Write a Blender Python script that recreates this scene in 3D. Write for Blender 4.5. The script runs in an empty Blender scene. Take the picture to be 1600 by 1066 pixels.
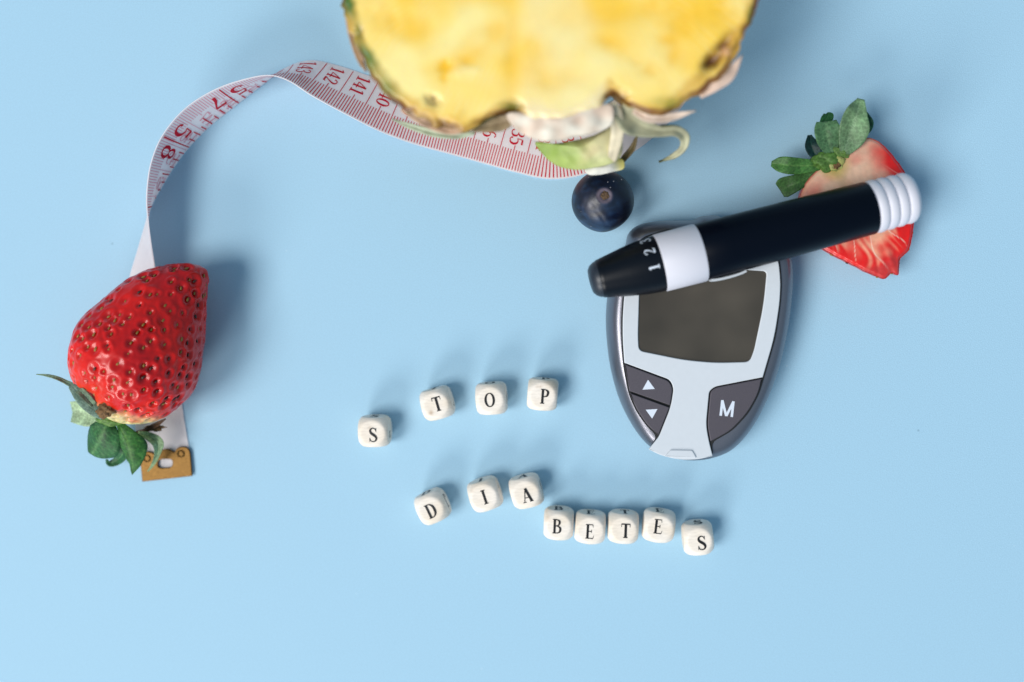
import bpy, bmesh, math, random
import numpy as np
from mathutils import Matrix, Vector

random.seed(7)
rng = np.random.default_rng(7)
sc = bpy.context.scene
COL = sc.collection

# ------------------------------------------------------------------ camera
# 1 working unit = 0.24 mm; the camera hangs about 384 mm above the table, tipped a few degrees.
U = 0.00024
F = 1600.0
H = 1600.0
NX, NY = 900.0, 410.0                      # where the plumb line from the lens meets the picture
zc = np.array([-(NX - 800), -(533 - NY), F]); zc /= np.linalg.norm(zc)
xc = np.array([1.0, 0, 0]) - zc * zc[0]; xc /= np.linalg.norm(xc)
yc = np.cross(zc, xc)
RW = np.stack([xc, yc, zc])                # camera -> world
cam_d = bpy.data.cameras.new('camera'); cam = bpy.data.objects.new('camera', cam_d); COL.objects.link(cam)
cam_d.sensor_width = 36.0
cam_d.lens = 36.0 * F / 1600.0
cam_d.clip_start = 0.01; cam_d.clip_end = 20
M = Matrix([[*RW[0], 0], [*RW[1], 0], [*RW[2], H * U], [0, 0, 0, 1]])
cam.matrix_world = M
cam_d.dof.use_dof = True
cam_d.dof.focus_distance = (H - 65) * U
cam_d.dof.aperture_fstop = 3.2
sc.camera = cam

# ------------------------------------------------------------------ light
w = bpy.data.worlds.new('World'); sc.world = w; w.use_nodes = True
bg = w.node_tree.nodes['Background']
bg.inputs[0].default_value = (0.50, 0.77, 1.0, 1); bg.inputs[1].default_value = 0.42

def area_light(name, d, dist, sx, sy, power, color):
    l = bpy.data.lights.new(name, 'AREA'); l.shape = 'RECTANGLE'; l.size = sx; l.size_y = sy
    l.energy = power; l.color = color
    o = bpy.data.objects.new(name, l); COL.objects.link(o)
    v = Vector(d).normalized()
    o.location = v * dist + Vector((-0.02, -0.03, 0))
    o.rotation_euler = v.to_track_quat('Z', 'Y').to_euler()
    return o
area_light('window_light', (-0.90, -0.34, 1.40), 5.5, 2.4, 2.4, 240, (1.0, 0.965, 0.915))
area_light('second_window_light', (-0.46, -0.88, 0.54), 5.5, 1.85, 1.6, 150, (1.0, 0.97, 0.93))

vs = sc.view_settings
vs.view_transform = 'Standard'; vs.look = 'None'; vs.exposure = 0.0; vs.gamma = 1.0
sc.cycles.max_bounces = 6
sc.cycles.use_denoising = True

# ------------------------------------------------------------------ helpers
def at(px, py, z=0.0):
    """picture point -> place in the room at height z (working units)"""
    px = np.asarray(px, float); py = np.asarray(py, float); z = np.asarray(z, float)
    d = np.stack([px - 800, 533 - py, np.full(np.shape(px), -F)], -1) @ RW.T
    t = (H - z) / -d[..., 2]
    p = d * t[..., None]
    p[..., 2] = z
    return p

def lin(c):
    c = np.asarray(c, float) / 255.0
    return np.where(c <= 0.04045, c / 12.92, ((c + 0.055) / 1.055) ** 2.4)

def sm(a, b, x):
    t = np.clip((x - a) / (b - a), 0, 1); return t * t * (3 - 2 * t)

def mixc(a, b, t):
    t = np.asarray(t)[..., None]; return np.asarray(a) * (1 - t) + np.asarray(b) * t

_K = {}
def noise(P, scale, seed=0, n=14):
    if (seed, n) not in _K:
        r = np.random.default_rng(100 + seed)
        k = r.normal(size=(n, 3)); k /= np.linalg.norm(k, axis=1)[:, None]; k *= r.uniform(0.5, 1.6, (n, 1))
        _K[(seed, n)] = (k, r.uniform(0, 6.28, n))
    k, ph = _K[(seed, n)]
    return np.sin((P / scale * 2 * math.pi) @ k.T + ph).sum(-1) / math.sqrt(n)   # about -2..2

def crom(pts, n, closed=False):
    """Catmull-Rom through pts, resampled to n points of equal arc length (any dimension)"""
    p = np.asarray(pts, float)
    if closed: q = np.concatenate([p[-1:], p, p[:2]])
    else: q = np.concatenate([2 * p[:1] - p[1:2], p, 2 * p[-1:] - p[-2:-1]])
    out = []
    for i in range(1, len(q) - 2):
        t = np.linspace(0, 1, 24, endpoint=False)[:, None]
        a, b, c, d = q[i - 1], q[i], q[i + 1], q[i + 2]
        out.append(0.5 * (2 * b + (c - a) * t + (2 * a - 5 * b + 4 * c - d) * t ** 2 + (3 * b - a - 3 * c + d) * t ** 3))
    out.append(q[-2][None]); o = np.concatenate(out)
    dim = min(o.shape[1], 3)
    s = np.concatenate([[0], np.cumsum(np.linalg.norm(np.diff(o[:, :dim], axis=0), axis=1))])
    ss = np.linspace(0, s[-1], n, endpoint=not closed)
    return np.stack([np.interp(ss, s, o[:, j]) for j in range(o.shape[1])], -1)

def empty(name, base, label, cat, group=None):
    o = bpy.data.objects.new(name, None); COL.objects.link(o)
    o.location = Vector(base) * U; o.empty_display_size = 0.01
    o['label'] = label; o['category'] = cat
    if group: o['group'] = group
    return o

def world_loc(o):
    v = Vector((0, 0, 0))
    while o: v += o.location; o = o.parent
    return np.array(v) / U

def mk_mesh(name, V, faces, mat, col=None, smooth=True, sharp=None):
    me = bpy.data.meshes.new(name)
    me.from_pydata((np.asarray(V) * U).tolist(), [], faces if isinstance(faces, list) else faces.tolist())
    if smooth: me.shade_smooth()
    if sharp: me.set_sharp_from_angle(angle=math.radians(sharp))
    if col is not None:
        a = me.color_attributes.new('Col', 'FLOAT_COLOR', 'POINT')
        c = np.ones((len(V), 4)); c[:, :3] = col
        a.data.foreach_set('color', c.ravel())
    if mat: me.materials.append(mat)
    me.update()
    return me

def build(name, V, faces, mat, parent=None, col=None, smooth=True, sharp=None):
    V = np.asarray(V, float)
    if parent is not None: V = V - world_loc(parent)
    me = mk_mesh(name, V, faces, mat, col, smooth, sharp)
    o = bpy.data.objects.new(name, me); COL.objects.link(o)
    if parent is not None: o.parent = parent
    return o

def grid_faces(n, m, closed=False, off=0, flip=False):
    i, j = np.meshgrid(np.arange(n - 1), np.arange(m if closed else m - 1), indexing='ij')
    j2 = (j + 1) % m
    f = np.stack([i * m + j, i * m + j2, (i + 1) * m + j2, (i + 1) * m + j], -1).reshape(-1, 4) + off
    return (f[:, ::-1] if flip else f).tolist()

def grid_normals(P):
    du = np.gradient(P, axis=0); dv = np.gradient(P, axis=1)
    n = np.cross(du, dv); l = np.linalg.norm(n, axis=-1, keepdims=True); return n / np.maximum(l, 1e-9)

def sheet(P, thick):
    """closed sheet of the given thickness (scalar or n x m) around grid P"""
    n, m = P.shape[:2]; N = grid_normals(P)
    t = (np.ones((n, m)) * thick)[..., None] / 2
    V = np.concatenate([(P + N * t).reshape(-1, 3), (P - N * t).reshape(-1, 3)])
    f = grid_faces(n, m) + grid_faces(n, m, off=n * m, flip=True)
    o = n * m
    for i in range(n - 1):
        for c in (0, m - 1):
            a, b = i * m + c, (i + 1) * m + c
            f.append([a, b, b + o, a + o] if c == 0 else [b, a, a + o, b + o])
    for j in range(m - 1):
        for r in (0, n - 1):
            a, b = r * m + j, r * m + j + 1
            f.append([b, a, a + o, b + o] if r == 0 else [a, b, b + o, a + o])
    return V, f

# ------------------------------------------------------------------ materials
def mat(name, color=(200, 200, 200), rough=0.5, attr=False, var=0.0, vscale=200, bump=0.0, bscale=400, spec=0.5,
        sss=0.0, sss_col=None, coat=0.0, coat_rough=0.1, metal=0.0, transl=0.0, detail=4, stretch=None, hue=None):
    m = bpy.data.materials.new(name); m.use_nodes = True
    nt = m.node_tree; N = nt.nodes; L = nt.links
    b = N['Principled BSDF']
    b.inputs['Roughness'].default_value = rough
    b.inputs['Metallic'].default_value = metal
    b.inputs['Specular IOR Level'].default_value = spec
    b.inputs['Coat Weight'].default_value = coat; b.inputs['Coat Roughness'].default_value = coat_rough
    if sss:
        b.inputs['Subsurface Weight'].default_value = sss
        b.inputs['Subsurface Scale'].default_value = 0.003
        b.inputs['Subsurface Radius'].default_value = sss_col or (1, 0.3, 0.15)
    tc = N.new('ShaderNodeTexCoord'); mp = N.new('ShaderNodeMapping'); L.new(tc.outputs['Object'], mp.inputs[0])
    if stretch: mp.inputs['Scale'].default_value = stretch
    if attr:
        a = N.new('ShaderNodeAttribute'); a.attribute_name = 'Col'; src = a.outputs['Color']
    else:
        a = N.new('ShaderNodeRGB'); a.outputs[0].default_value = (*lin(color), 1); src = a.outputs[0]
    if var:
        nz = N.new('ShaderNodeTexNoise'); nz.inputs['Scale'].default_value = vscale; nz.inputs['Detail'].default_value = detail
        L.new(mp.outputs[0], nz.inputs['Vector'])
        mr = N.new('ShaderNodeMapRange'); mr.inputs[1].default_value = 0.3; mr.inputs[2].default_value = 0.7
        mr.inputs[3].default_value = 1 - var; mr.inputs[4].default_value = 1 + var * 0.6
        L.new(nz.outputs[0], mr.inputs[0])
        mx = N.new('ShaderNodeMix'); mx.data_type = 'RGBA'; mx.blend_type = 'MULTIPLY'; mx.inputs[0].default_value = 1
        L.new(src, mx.inputs[6]); L.new(mr.outputs[0], mx.inputs[7]); src = mx.outputs[2]
    L.new(src, b.inputs['Base Color'])
    if bump:
        nb = N.new('ShaderNodeTexNoise'); nb.inputs['Scale'].default_value = bscale; nb.inputs['Detail'].default_value = 3
        L.new(mp.outputs[0], nb.inputs['Vector'])
        bp = N.new('ShaderNodeBump'); bp.inputs['Strength'].default_value = bump; bp.inputs['Distance'].default_value = 0.0004
        L.new(nb.outputs[0], bp.inputs['Height']); L.new(bp.outputs[0], b.inputs['Normal'])
    if transl:
        tr = N.new('ShaderNodeBsdfTranslucent'); L.new(src, tr.inputs[0])
        ms = N.new('ShaderNodeMixShader'); ms.inputs[0].default_value = transl
        L.new(b.outputs[0], ms.inputs[1]); L.new(tr.outputs[0], ms.inputs[2])
        L.new(ms.outputs[0], N['Material Output'].inputs[0])
    return m

M_table = mat('blue_paper', (164, 201, 223), 0.62, var=0.085, vscale=2400, detail=6, bump=0.24, bscale=2600, spec=0.25)
def add_dust(m):
    nt = m.node_tree; N = nt.nodes; L_ = nt.links; b = N['Principled BSDF']
    tc = N.new('ShaderNodeTexCoord'); src = b.inputs['Base Color'].links[0].from_socket
    for scale, rad, colr, k in ((34, .022, (70, 100, 120), .45), (55, .020, (225, 238, 245), .6), (7, .35, (150, 190, 214), .12)):
        vo = N.new('ShaderNodeTexVoronoi'); vo.inputs['Scale'].default_value = scale; vo.inputs['Detail'].default_value = 0
        L_.new(tc.outputs['Object'], vo.inputs['Vector'])
        mr = N.new('ShaderNodeMapRange'); mr.inputs[1].default_value = 0; mr.inputs[2].default_value = rad; mr.inputs[3].default_value = k; mr.inputs[4].default_value = 0
        L_.new(vo.outputs['Distance'], mr.inputs[0])
        mx = N.new('ShaderNodeMix'); mx.data_type = 'RGBA'; mx.inputs[7].default_value = (*lin(colr), 1)
        L_.new(mr.outputs[0], mx.inputs[0]); L_.new(src, mx.inputs[6]); src = mx.outputs[2]
    L_.new(src, b.inputs['Base Color'])
add_dust(M_table)
M_berry = mat('strawberry_skin', rough=0.31, attr=True, var=0.16, vscale=260, bump=0.05, bscale=900, sss=0.12, sss_col=(1, .15, .06), spec=0.42, coat=0.12, coat_rough=0.10)
M_flesh = mat('strawberry_flesh', rough=0.34, attr=True, var=0.10, vscale=500, bump=0.22, bscale=900, sss=0.15, sss_col=(1, .3, .2), coat=0.25, coat_rough=0.2)
M_seed = mat('seed', rough=0.4, color=(158, 122, 52), var=0.5, vscale=900)
M_seed2 = mat('seed_dark', rough=0.4, color=(70, 42, 28), var=0.5, vscale=900)
M_leaf = mat('strawberry_leaf', rough=0.5, attr=True, var=0.28, vscale=700, bump=0.30, bscale=1500, transl=0.15, spec=0.4)
def add_net(m, scale, k):
    nt = m.node_tree; N = nt.nodes; L_ = nt.links; b = N['Principled BSDF']
    vo = N.new('ShaderNodeTexVoronoi'); vo.feature = 'DISTANCE_TO_EDGE'; vo.inputs['Scale'].default_value = scale
    tc = N.new('ShaderNodeTexCoord'); L_.new(tc.outputs['Object'], vo.inputs['Vector'])
    mr = N.new('ShaderNodeMapRange'); mr.inputs[1].default_value = 0.0; mr.inputs[2].default_value = 0.16; mr.inputs[3].default_value = 1 + k; mr.inputs[4].default_value = 1 - k * .35
    L_.new(vo.outputs['Distance'], mr.inputs[0])
    src = b.inputs['Base Color'].links[0].from_socket
    mx = N.new('ShaderNodeMix'); mx.data_type = 'RGBA'; mx.blend_type = 'MULTIPLY'; mx.inputs[0].default_value = 1
    L_.new(src, mx.inputs[6]); L_.new(mr.outputs[0], mx.inputs[7]); L_.new(mx.outputs[2], b.inputs['Base Color'])
add_net(M_leaf, 800, .32)
M_brown = mat('dried_brown', (120, 88, 52), 0.8, var=0.6, vscale=900, bump=0.8, bscale=1500)
M_scar = mat('scar_brown', (92, 70, 48), 0.8, var=0.6, vscale=1400, bump=0.8, bscale=2000)
M_blue = mat('blueberry_skin', rough=0.38, attr=True, var=0.45, vscale=330, bump=0.08, bscale=1400, spec=0.5)
M_pine = mat('pineapple_flesh', rough=0.34, attr=True, var=0.04, vscale=160, bump=0.08, bscale=420, sss=0.12, sss_col=(1, .7, .25), spec=0.45)
M_rind = mat('pineapple_rind', rough=0.65, attr=True, var=0.4, vscale=200, bump=0.5, bscale=500)
M_bract = mat('pineapple_leaf', rough=0.5, attr=True, var=0.14, vscale=260, bump=0.2, bscale=500, transl=0.15)
M_tape = mat('tape_vinyl', (254, 246, 247), 0.5, var=0.02, vscale=300, bump=0.06, bscale=3500, transl=0.40, spec=0.35)
M_red = mat('red_print', (216, 24, 54), 0.5, spec=0.2, transl=0.4)
M_pink = mat('faded_print', (244, 184, 196), 0.5, transl=0.4)
M_brass = mat('brass', (100, 74, 38), 0.42, var=0.35, vscale=700, bump=0.10, bscale=1600, metal=0.9, stretch=(1, 4, 1))
M_wood = mat('pale_wood', attr=True, rough=0.55, var=0.09, vscale=420, bump=0.18, bscale=900, spec=0.35, stretch=(1, 3.5, 1))
M_ink = mat('black_ink', (20, 20, 24), 0.5, spec=0.3)
M_grey = mat('metallic_grey_plastic', (128, 128, 137), 0.34, var=0.10, vscale=6000, detail=1, bump=0.08, bscale=5000, metal=0.85)
M_btn = mat('dark_grey_button', (84, 78, 86), 0.5, var=0.12, vscale=6000, detail=1, bump=0.12, bscale=5000, metal=0.25)
M_white = mat('white_plastic', (207, 211, 217), 0.42, var=0.015, vscale=500, bump=0.02, bscale=5000)
M_seam = mat('black_seam', (14, 14, 16), 0.6)
M_screen = mat('lcd_screen', (76, 69, 60), 0.16, var=0.36, vscale=38, detail=2, bump=0.015, bscale=4000, spec=0.5)  # mottled base colour imitates the soft reflections on the glass
M_sym = mat('pale_print', (216, 222, 234), 0.5)
M_navy = mat('navy_plastic', (2, 7, 20), 0.36, spec=0.12, bump=0.03, bscale=3000)
M_navytip = mat('navy_cap', (5, 10, 20), 0.34, spec=0.24, bump=0.03, bscale=3000)
M_tipface = mat('cap_face', (34, 40, 50), 0.40)
M_pw = mat('pen_white', (212, 210, 219), 0.45, bump=0.02, bscale=3000)

# ------------------------------------------------------------------ glyphs (serif strokes, box about 0.6 x 1)
def ell(cx, cy, rx, ry, a0, a1, wmax, wmin, n=22):
    a = np.radians(np.linspace(a0, a1, n))
    return [(cx + rx * math.cos(t), cy + ry * math.sin(t), wmin + (wmax - wmin) * abs(math.cos(t)) ** 1.3) for t in a]
def L(*p): return ('l', p)
def C(*p): return ('c', p)
SER = 0.05
G = {
 'S': [C((.50, .76, .04), (.46, .89, .05), (.31, .965, .06), (.16, .89, .10), (.115, .75, .13), (.19, .61, .15), (.33, .51, .16), (.48, .39, .15), (.535, .24, .13), (.47, .09, .09), (.30, .03, .06), (.14, .10, .05), (.09, .26, .04)),
       L((.52, .97, .03), (.52, .70, .03)), L((.07, .30, .03), (.07, .02, .03))],
 'T': [L((.32, .03, .15), (.32, .95, .15)), L((.02, .955, .07), (.62, .955, .07)), L((.17, .025, SER), (.47, .025, SER)), L((.03, .96, .03), (.03, .74, .03)), L((.61, .96, .03), (.61, .74, .03))],
 'O': [C(*ell(.36, .5, .28, .46, 0, 360, .14, .045, 32))],
 'P': [L((.17, .03, .14), (.17, .97, .14)), L((.03, .025, SER), (.31, .025, SER)), L((.03, .975, SER), (.30, .975, SER)), C((.2, .965, .05), (.36, .95, .06), (.50, .85, .12), (.52, .72, .14), (.47, .56, .11), (.34, .49, .06), (.2, .485, .045))],
 'D': [L((.17, .03, .14), (.17, .97, .14)), L((.03, .025, SER), (.30, .025, SER)), L((.03, .975, SER), (.30, .975, SER)), C((.2, .965, .05), (.42, .94, .07), (.58, .76, .13), (.62, .5, .15), (.58, .24, .13), (.42, .06, .07), (.2, .035, .05))],
 'I': [L((.22, .03, .15), (.22, .97, .15)), L((.06, .025, SER), (.38, .025, SER)), L((.06, .975, SER), (.38, .975, SER))],
 'A': [L((.10, .03, .05), (.34, .97, .06)), L((.34, .97, .15), (.60, .03, .16)), L((.17, .32, .05), (.5, .32, .05)), L((.0, .025, SER), (.22, .025, SER)), L((.46, .025, SER), (.72, .025, SER))],
 'B': [L((.17, .03, .14), (.17, .97, .14)), L((.03, .025, SER), (.30, .025, SER)), L((.03, .975, SER), (.30, .975, SER)), C((.2, .965, .05), (.38, .94, .07), (.49, .84, .12), (.49, .68, .12), (.38, .55, .06), (.2, .53, .045)), C((.2, .53, .045), (.42, .49, .07), (.55, .38, .13), (.55, .18, .13), (.42, .05, .07), (.2, .035, .05))],
 'E': [L((.17, .03, .14), (.17, .97, .14)), L((.03, .025, SER), (.56, .025, SER)), L((.03, .975, SER), (.52, .975, SER)), L((.2, .51, .05), (.42, .51, .05)), L((.43, .62, .035), (.43, .40, .035)), L((.51, .97, .035), (.53, .78, .02)), L((.55, .03, .035), (.60, .24, .02))],
 'M': [L((.12, 0, .155), (.12, 1, .155)), L((.72, 0, .155), (.72, 1, .155)), L((.11, 1, .16), (.42, .02, .15)), L((.42, .02, .15), (.73, 1, .16))],
 '0': [C(*ell(.3, .5, .21, .45, 0, 360, .15, .06, 28))],
 '1': [L((.31, .03, .15), (.31, .97, .15)), L((.31, .95, .06), (.12, .82, .06)), L((.12, .03, .06), (.50, .03, .06))],
 '2': [C((.10, .74, .12), (.16, .90, .08), (.31, .96, .07), (.46, .87, .13), (.47, .70, .14), (.36, .46, .10), (.20, .22, .07), (.09, .08, .08)), L((.08, .07, .13), (.50, .07, .13)), L((.50, .05, .04), (.53, .22, .03))],
 '3': [C((.09, .80, .11), (.16, .92, .07), (.30, .96, .07), (.44, .87, .12), (.44, .68, .12), (.34, .56, .07), (.20, .53, .05)), C((.20, .53, .05), (.38, .50, .07), (.50, .38, .13), (.49, .17, .13), (.36, .05, .07), (.20, .04, .07), (.08, .18, .12))],
 '4': [L((.38, .03, .14), (.38, .97, .14)), L((.36, .95, .06), (.04, .31, .06)), L((.03, .30, .07), (.56, .30, .07)), L((.23, .03, .05), (.53, .03, .05))],
 '5': [L((.15, .93, .12), (.48, .93, .13)), L((.14, .95, .05), (.11, .54, .05)), C((.11, .55, .05), (.26, .62, .07), (.44, .54, .13), (.51, .34, .15), (.44, .12, .12), (.27, .04, .07), (.13, .08, .08), (.09, .20, .13))],
 '6': [C(*ell(.31, .30, .19, .26, 0, 360, .14, .06, 26)), C((.47, .88, .10), (.36, .95, .07), (.22, .87, .09), (.13, .65, .13), (.11, .34, .15))],
 '7': [L((.07, .93, .13), (.52, .93, .13)), C((.52, .95, .06), (.40, .64, .08), (.28, .34, .12), (.23, .04, .14)), L((.07, .96, .04), (.06, .75, .03))],
 '8': [C(*ell(.30, .74, .17, .21, 0, 360, .12, .06, 26)), C(*ell(.30, .28, .21, .25, 0, 360, .14, .06, 26))],
 '9': [C(*ell(.29, .70, .19, .26, 0, 360, .14, .06, 26)), C((.13, .12, .10), (.24, .05, .07), (.38, .13, .09), (.47, .35, .13), (.49, .66, .15))],
}
GW = {'S': .6, 'T': .64, 'O': .72, 'P': .56, 'D': .66, 'I': .44, 'A': .7, 'B': .6, 'E': .6, 'M': .84}

def glyph(ch):
    """list of quad strips [(left pts, right pts)] in glyph space, centred horizontally"""
    out = []
    for kind, pts in G[ch]:
        p = np.array(pts, float)
        if kind == 'c': p = crom(p, 36)
        else: p = np.stack([np.linspace(p[0, i], p[-1, i], 8) for i in range(3)], -1)
        t = np.gradient(p[:, :2], axis=0); t /= np.linalg.norm(t, axis=1)[:, None] + 1e-9
        n = np.stack([-t[:, 1], t[:, 0]], -1) * p[:, 2:3] / 2
        q = p[:, :2] - [GW.get(ch, .6) / 2, .5]
        out.append((q + n, q - n))
    return out

class Marks:
    """flat print: quads laid on a surface through fmap(x, y, lift) -> xyz"""
    def __init__(s): s.V = []; s.F = []; s.k = 0; s.n = 0
    def strip(s, a, b, fmap):
        lift = 0.25 + 0.006 * (s.k % 24); s.k += 1
        pa = fmap(a[:, 0], a[:, 1], lift); pb = fmap(b[:, 0], b[:, 1], lift)
        n = len(a); o = s.n
        s.V.append(pa); s.V.append(pb)
        for i in range(n - 1): s.F.append([o + i, o + i + 1, o + n + i + 1, o + n + i])
        s.n += 2 * n
    def text(s, txt, fmap, size, bold=1.0, adv=None, sx=1.0):
        ws = [(adv if adv else GW.get(c, .6) + .06) * sx for c in txt]; x = -sum(ws) / 2
        for c, wd in zip(txt, ws):
            cx = x + wd / 2; x += wd
            for a, b in glyph(c):
                if bold != 1.0: m_ = (a + b) / 2; a = m_ + (a - m_) * bold; b = m_ + (b - m_) * bold
                s.strip((a * [sx, 1] + [cx, 0]) * size, (b * [sx, 1] + [cx, 0]) * size, fmap)
    def rect(s, x0, y0, x1, y1, wd, fmap, n=6):
        p = np.stack([np.linspace(x0, x1, n), np.linspace(y0, y1, n)], -1)
        d = p[-1] - p[0]; d /= np.linalg.norm(d); nn = np.array([-d[1], d[0]]) * wd / 2
        s.strip(p + nn, p - nn, fmap)
    def build(s, name, m, parent):
        return build(name, np.concatenate(s.V), s.F, m, parent, smooth=True)

def plane_map(o, ex, ey):
    o, ex, ey = (np.asarray(a, float) for a in (o, ex, ey)); n = np.cross(ex, ey)
    return lambda x, y, l: o + np.outer(x, ex) + np.outer(y, ey) + n * l

# extruded outline with rounded rim: first outline is the outside, others are holes
def round_poly(pts, r, n=5):
    p = np.asarray(pts, float); m = len(p); out = []
    rr = r if hasattr(r, '__len__') else [r] * m
    for i in range(m):
        a, b, c = p[i - 1], p[i], p[(i + 1) % m]
        la, lc = np.linalg.norm(a - b), np.linalg.norm(c - b)
        d = min(rr[i], la * .45, lc * .45)
        if d < 0.3: out.append(b[None]); continue
        p0 = b + (a - b) / la * d; p2 = b + (c - b) / lc * d
        t = np.linspace(0, 1, n)[:, None]
        out.append((1 - t) ** 2 * p0 + 2 * t * (1 - t) * b + t ** 2 * p2)
    return np.concatenate(out)

def poly_solid(name, outlines, ztop, zbot, bevel, m, parent, zplane=None, bres=3):
    base = world_loc(parent) if parent is not None else np.zeros(3)
    cu = bpy.data.curves.new(name, 'CURVE'); cu.dimensions = '2D'; cu.fill_mode = 'BOTH'
    for ol in outlines:
        q = at(ol[:, 0], ol[:, 1], np.full(len(ol), ztop if zplane is None else zplane)) - base
        sp = cu.splines.new('POLY'); sp.points.add(len(q) - 1); sp.use_cyclic_u = True
        for k, v in enumerate(q): sp.points[k].co = (v[0] * U, v[1] * U, 0, 1)
    cu.extrude = max((ztop - zbot) / 2 - bevel, 0.01) * U
    cu.bevel_depth = bevel * U; cu.bevel_resolution = bres; cu.offset = -bevel * U
    tmp = bpy.data.objects.new('tmp', cu); COL.objects.link(tmp)
    dg = bpy.context.evaluated_depsgraph_get()
    me = bpy.data.meshes.new_from_object(tmp.evaluated_get(dg)); me.name = name
    bpy.data.objects.remove(tmp); bpy.data.curves.remove(cu)
    me.transform(Matrix.Translation((0, 0, ((ztop + zbot) / 2 - base[2]) * U)))
    me.materials.clear(); me.materials.append(m)
    me.shade_smooth(); me.set_sharp_from_angle(angle=math.radians(35))
    o = bpy.data.objects.new(name, me); COL.objects.link(o)
    if parent is not None: o.parent = parent
    return o

# ------------------------------------------------------------------ leaf
def leaf(name, mid, wl, wr, parent, m, c1, c2, cup=0.25, thick=1.1, rows=34, cols=13, roll=0, vein=1.0, pale=None, seed=0, wave=1.0, tipcol=None):
    """mid: [(px,py,z)...] along the midrib; wl/wr: half widths at those stations; c1 leaf colour, c2 vein colour"""
    mid = np.asarray(mid, float); k = len(mid)
    W = at(mid[:, 0], mid[:, 1], mid[:, 2])
    rl = np.ones(k) * roll if not hasattr(roll, '__len__') else np.asarray(roll, float)
    st = crom(np.concatenate([W, np.stack([wl, wr, rl], -1)], 1), rows)
    P0 = st[:, :3]; T = np.gradient(P0, axis=0); T /= np.linalg.norm(T, axis=1)[:, None]
    side = np.cross(np.array([0, 0, 1.0]), T); side /= np.linalg.norm(side, axis=1)[:, None] + 1e-9
    up = np.cross(T, side)
    a = np.radians(st[:, 5])[:, None]
    S = side * np.cos(a) + up * np.sin(a); Nn = np.cross(T, S)
    v = np.linspace(-1, 1, cols)
    hw = np.where(v[None] > 0, np.maximum(st[:, 3:4], .3), np.maximum(st[:, 4:5], .3))
    off = v[None] * hw
    u = np.linspace(0, 1, rows)[:, None]
    P = P0[:, None] + S[:, None] * off[..., None] + Nn[:, None] * (cup * (np.abs(off) ** 1.5) / 4.0)[..., None]
    vn = np.exp(-(np.abs(v) / .09) ** 2)[None] * (1 - .4 * u)
    sv = np.clip(np.cos((u * 9 - np.abs(v)[None] * 2.3) * 2 * math.pi), 0, 1) ** 6 * (1 - np.exp(-(np.abs(v) / .1) ** 2))[None]
    rel = vein * (-1.1 * vn - .55 * sv) + wave * .9 * noise(P, 26, 3 + seed)
    P = P + Nn[:, None] * rel[..., None]
    col = mixc(lin(c1), lin(c2), np.clip(vein * (.75 * vn + .38 * sv), 0, 1))
    sh = 1 + .16 * noise(P, 30, 8 + seed)
    col = col * np.clip(sh, .6, 1.5)[..., None]
    if pale is not None:
        col = mixc(col, lin(pale), np.clip(sm(.25, 0, u) * .8, 0, 1) * np.ones_like(off))
    if tipcol is not None:
        col = mixc(col, lin(tipcol), np.clip(sm(.8, 1, u), 0, 1) * np.ones_like(off))
    V, f = sheet(P, thick * (1 - .5 * np.abs(v)[None] ** 4) * np.ones((rows, 1)))
    cc = col.reshape(-1, 3)
    return build(name, V, f, m, parent, np.concatenate([cc, cc]))

# ------------------------------------------------------------------ the table top
t = bpy.data.objects.new('table_top', mk_mesh('table_top', [(-2600, -2400, 0), (2400, -2400, 0), (2400, 2000, 0), (-2600, 2000, 0)], [[0, 1, 2, 3]], M_table))
COL.objects.link(t); t['kind'] = 'structure'; t['label'] = 'smooth light blue paper covered table top'

# ------------------------------------------------------------------ tape measure
TW = 82.0; CM = 43.0
ST = [  # picture point of the centre line, roll (180 = flat, 90 = standing on its edge)
 (262, 742, 180), (257, 705, 180), (248, 650, 180), (238, 580, 177), (228, 510, 165), (224.5, 450, 148), (226.5, 400, 131), (229, 360, 119),
 (232, 328, 110.5), (240, 296, 100), (254, 258, 89), (276, 220, 81), (310, 183, 78), (352, 153, 82), (398, 128, 94), (436, 113, 108),
 (474, 113, 126), (512, 128, 139), (560, 149, 149), (614, 172, 160), (664, 188, 169), (714, 201, 175), (766, 215, 180), (817, 229, 180), (866, 238, 180),
 (920, 226, 180), (985, 190, 180), (1040, 130, 180), (1060, 60, 180)]
st = np.array(ST, float)
zc_ = TW / 2 * np.sin(np.radians(np.minimum(st[:, 2], 180))) + 1.2
Wp = at(st[:, 0], st[:, 1], zc_)
tp = crom(np.concatenate([Wp[:, :2], st[:, 2:3]], 1), 520)
ang = np.radians(np.clip(tp[:, 2], 60, 180))
cen = np.stack([tp[:, 0], tp[:, 1], TW / 2 * np.sin(ang) + 1.2], -1)
Tt = np.gradient(cen[:, :2], axis=0); Tt /= np.linalg.norm(Tt, axis=1)[:, None]
Nl = np.stack([-Tt[:, 1], Tt[:, 0], 0 * Tt[:, 0]], -1)
Wv = Nl * np.cos(ang)[:, None] + np.array([0, 0, 1.0]) * np.sin(ang)[:, None]
tu = np.concatenate([[0], np.cumsum(np.linalg.norm(np.diff(cen, axis=0), axis=1))])
vv = np.linspace(0, 1, 9)
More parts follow.
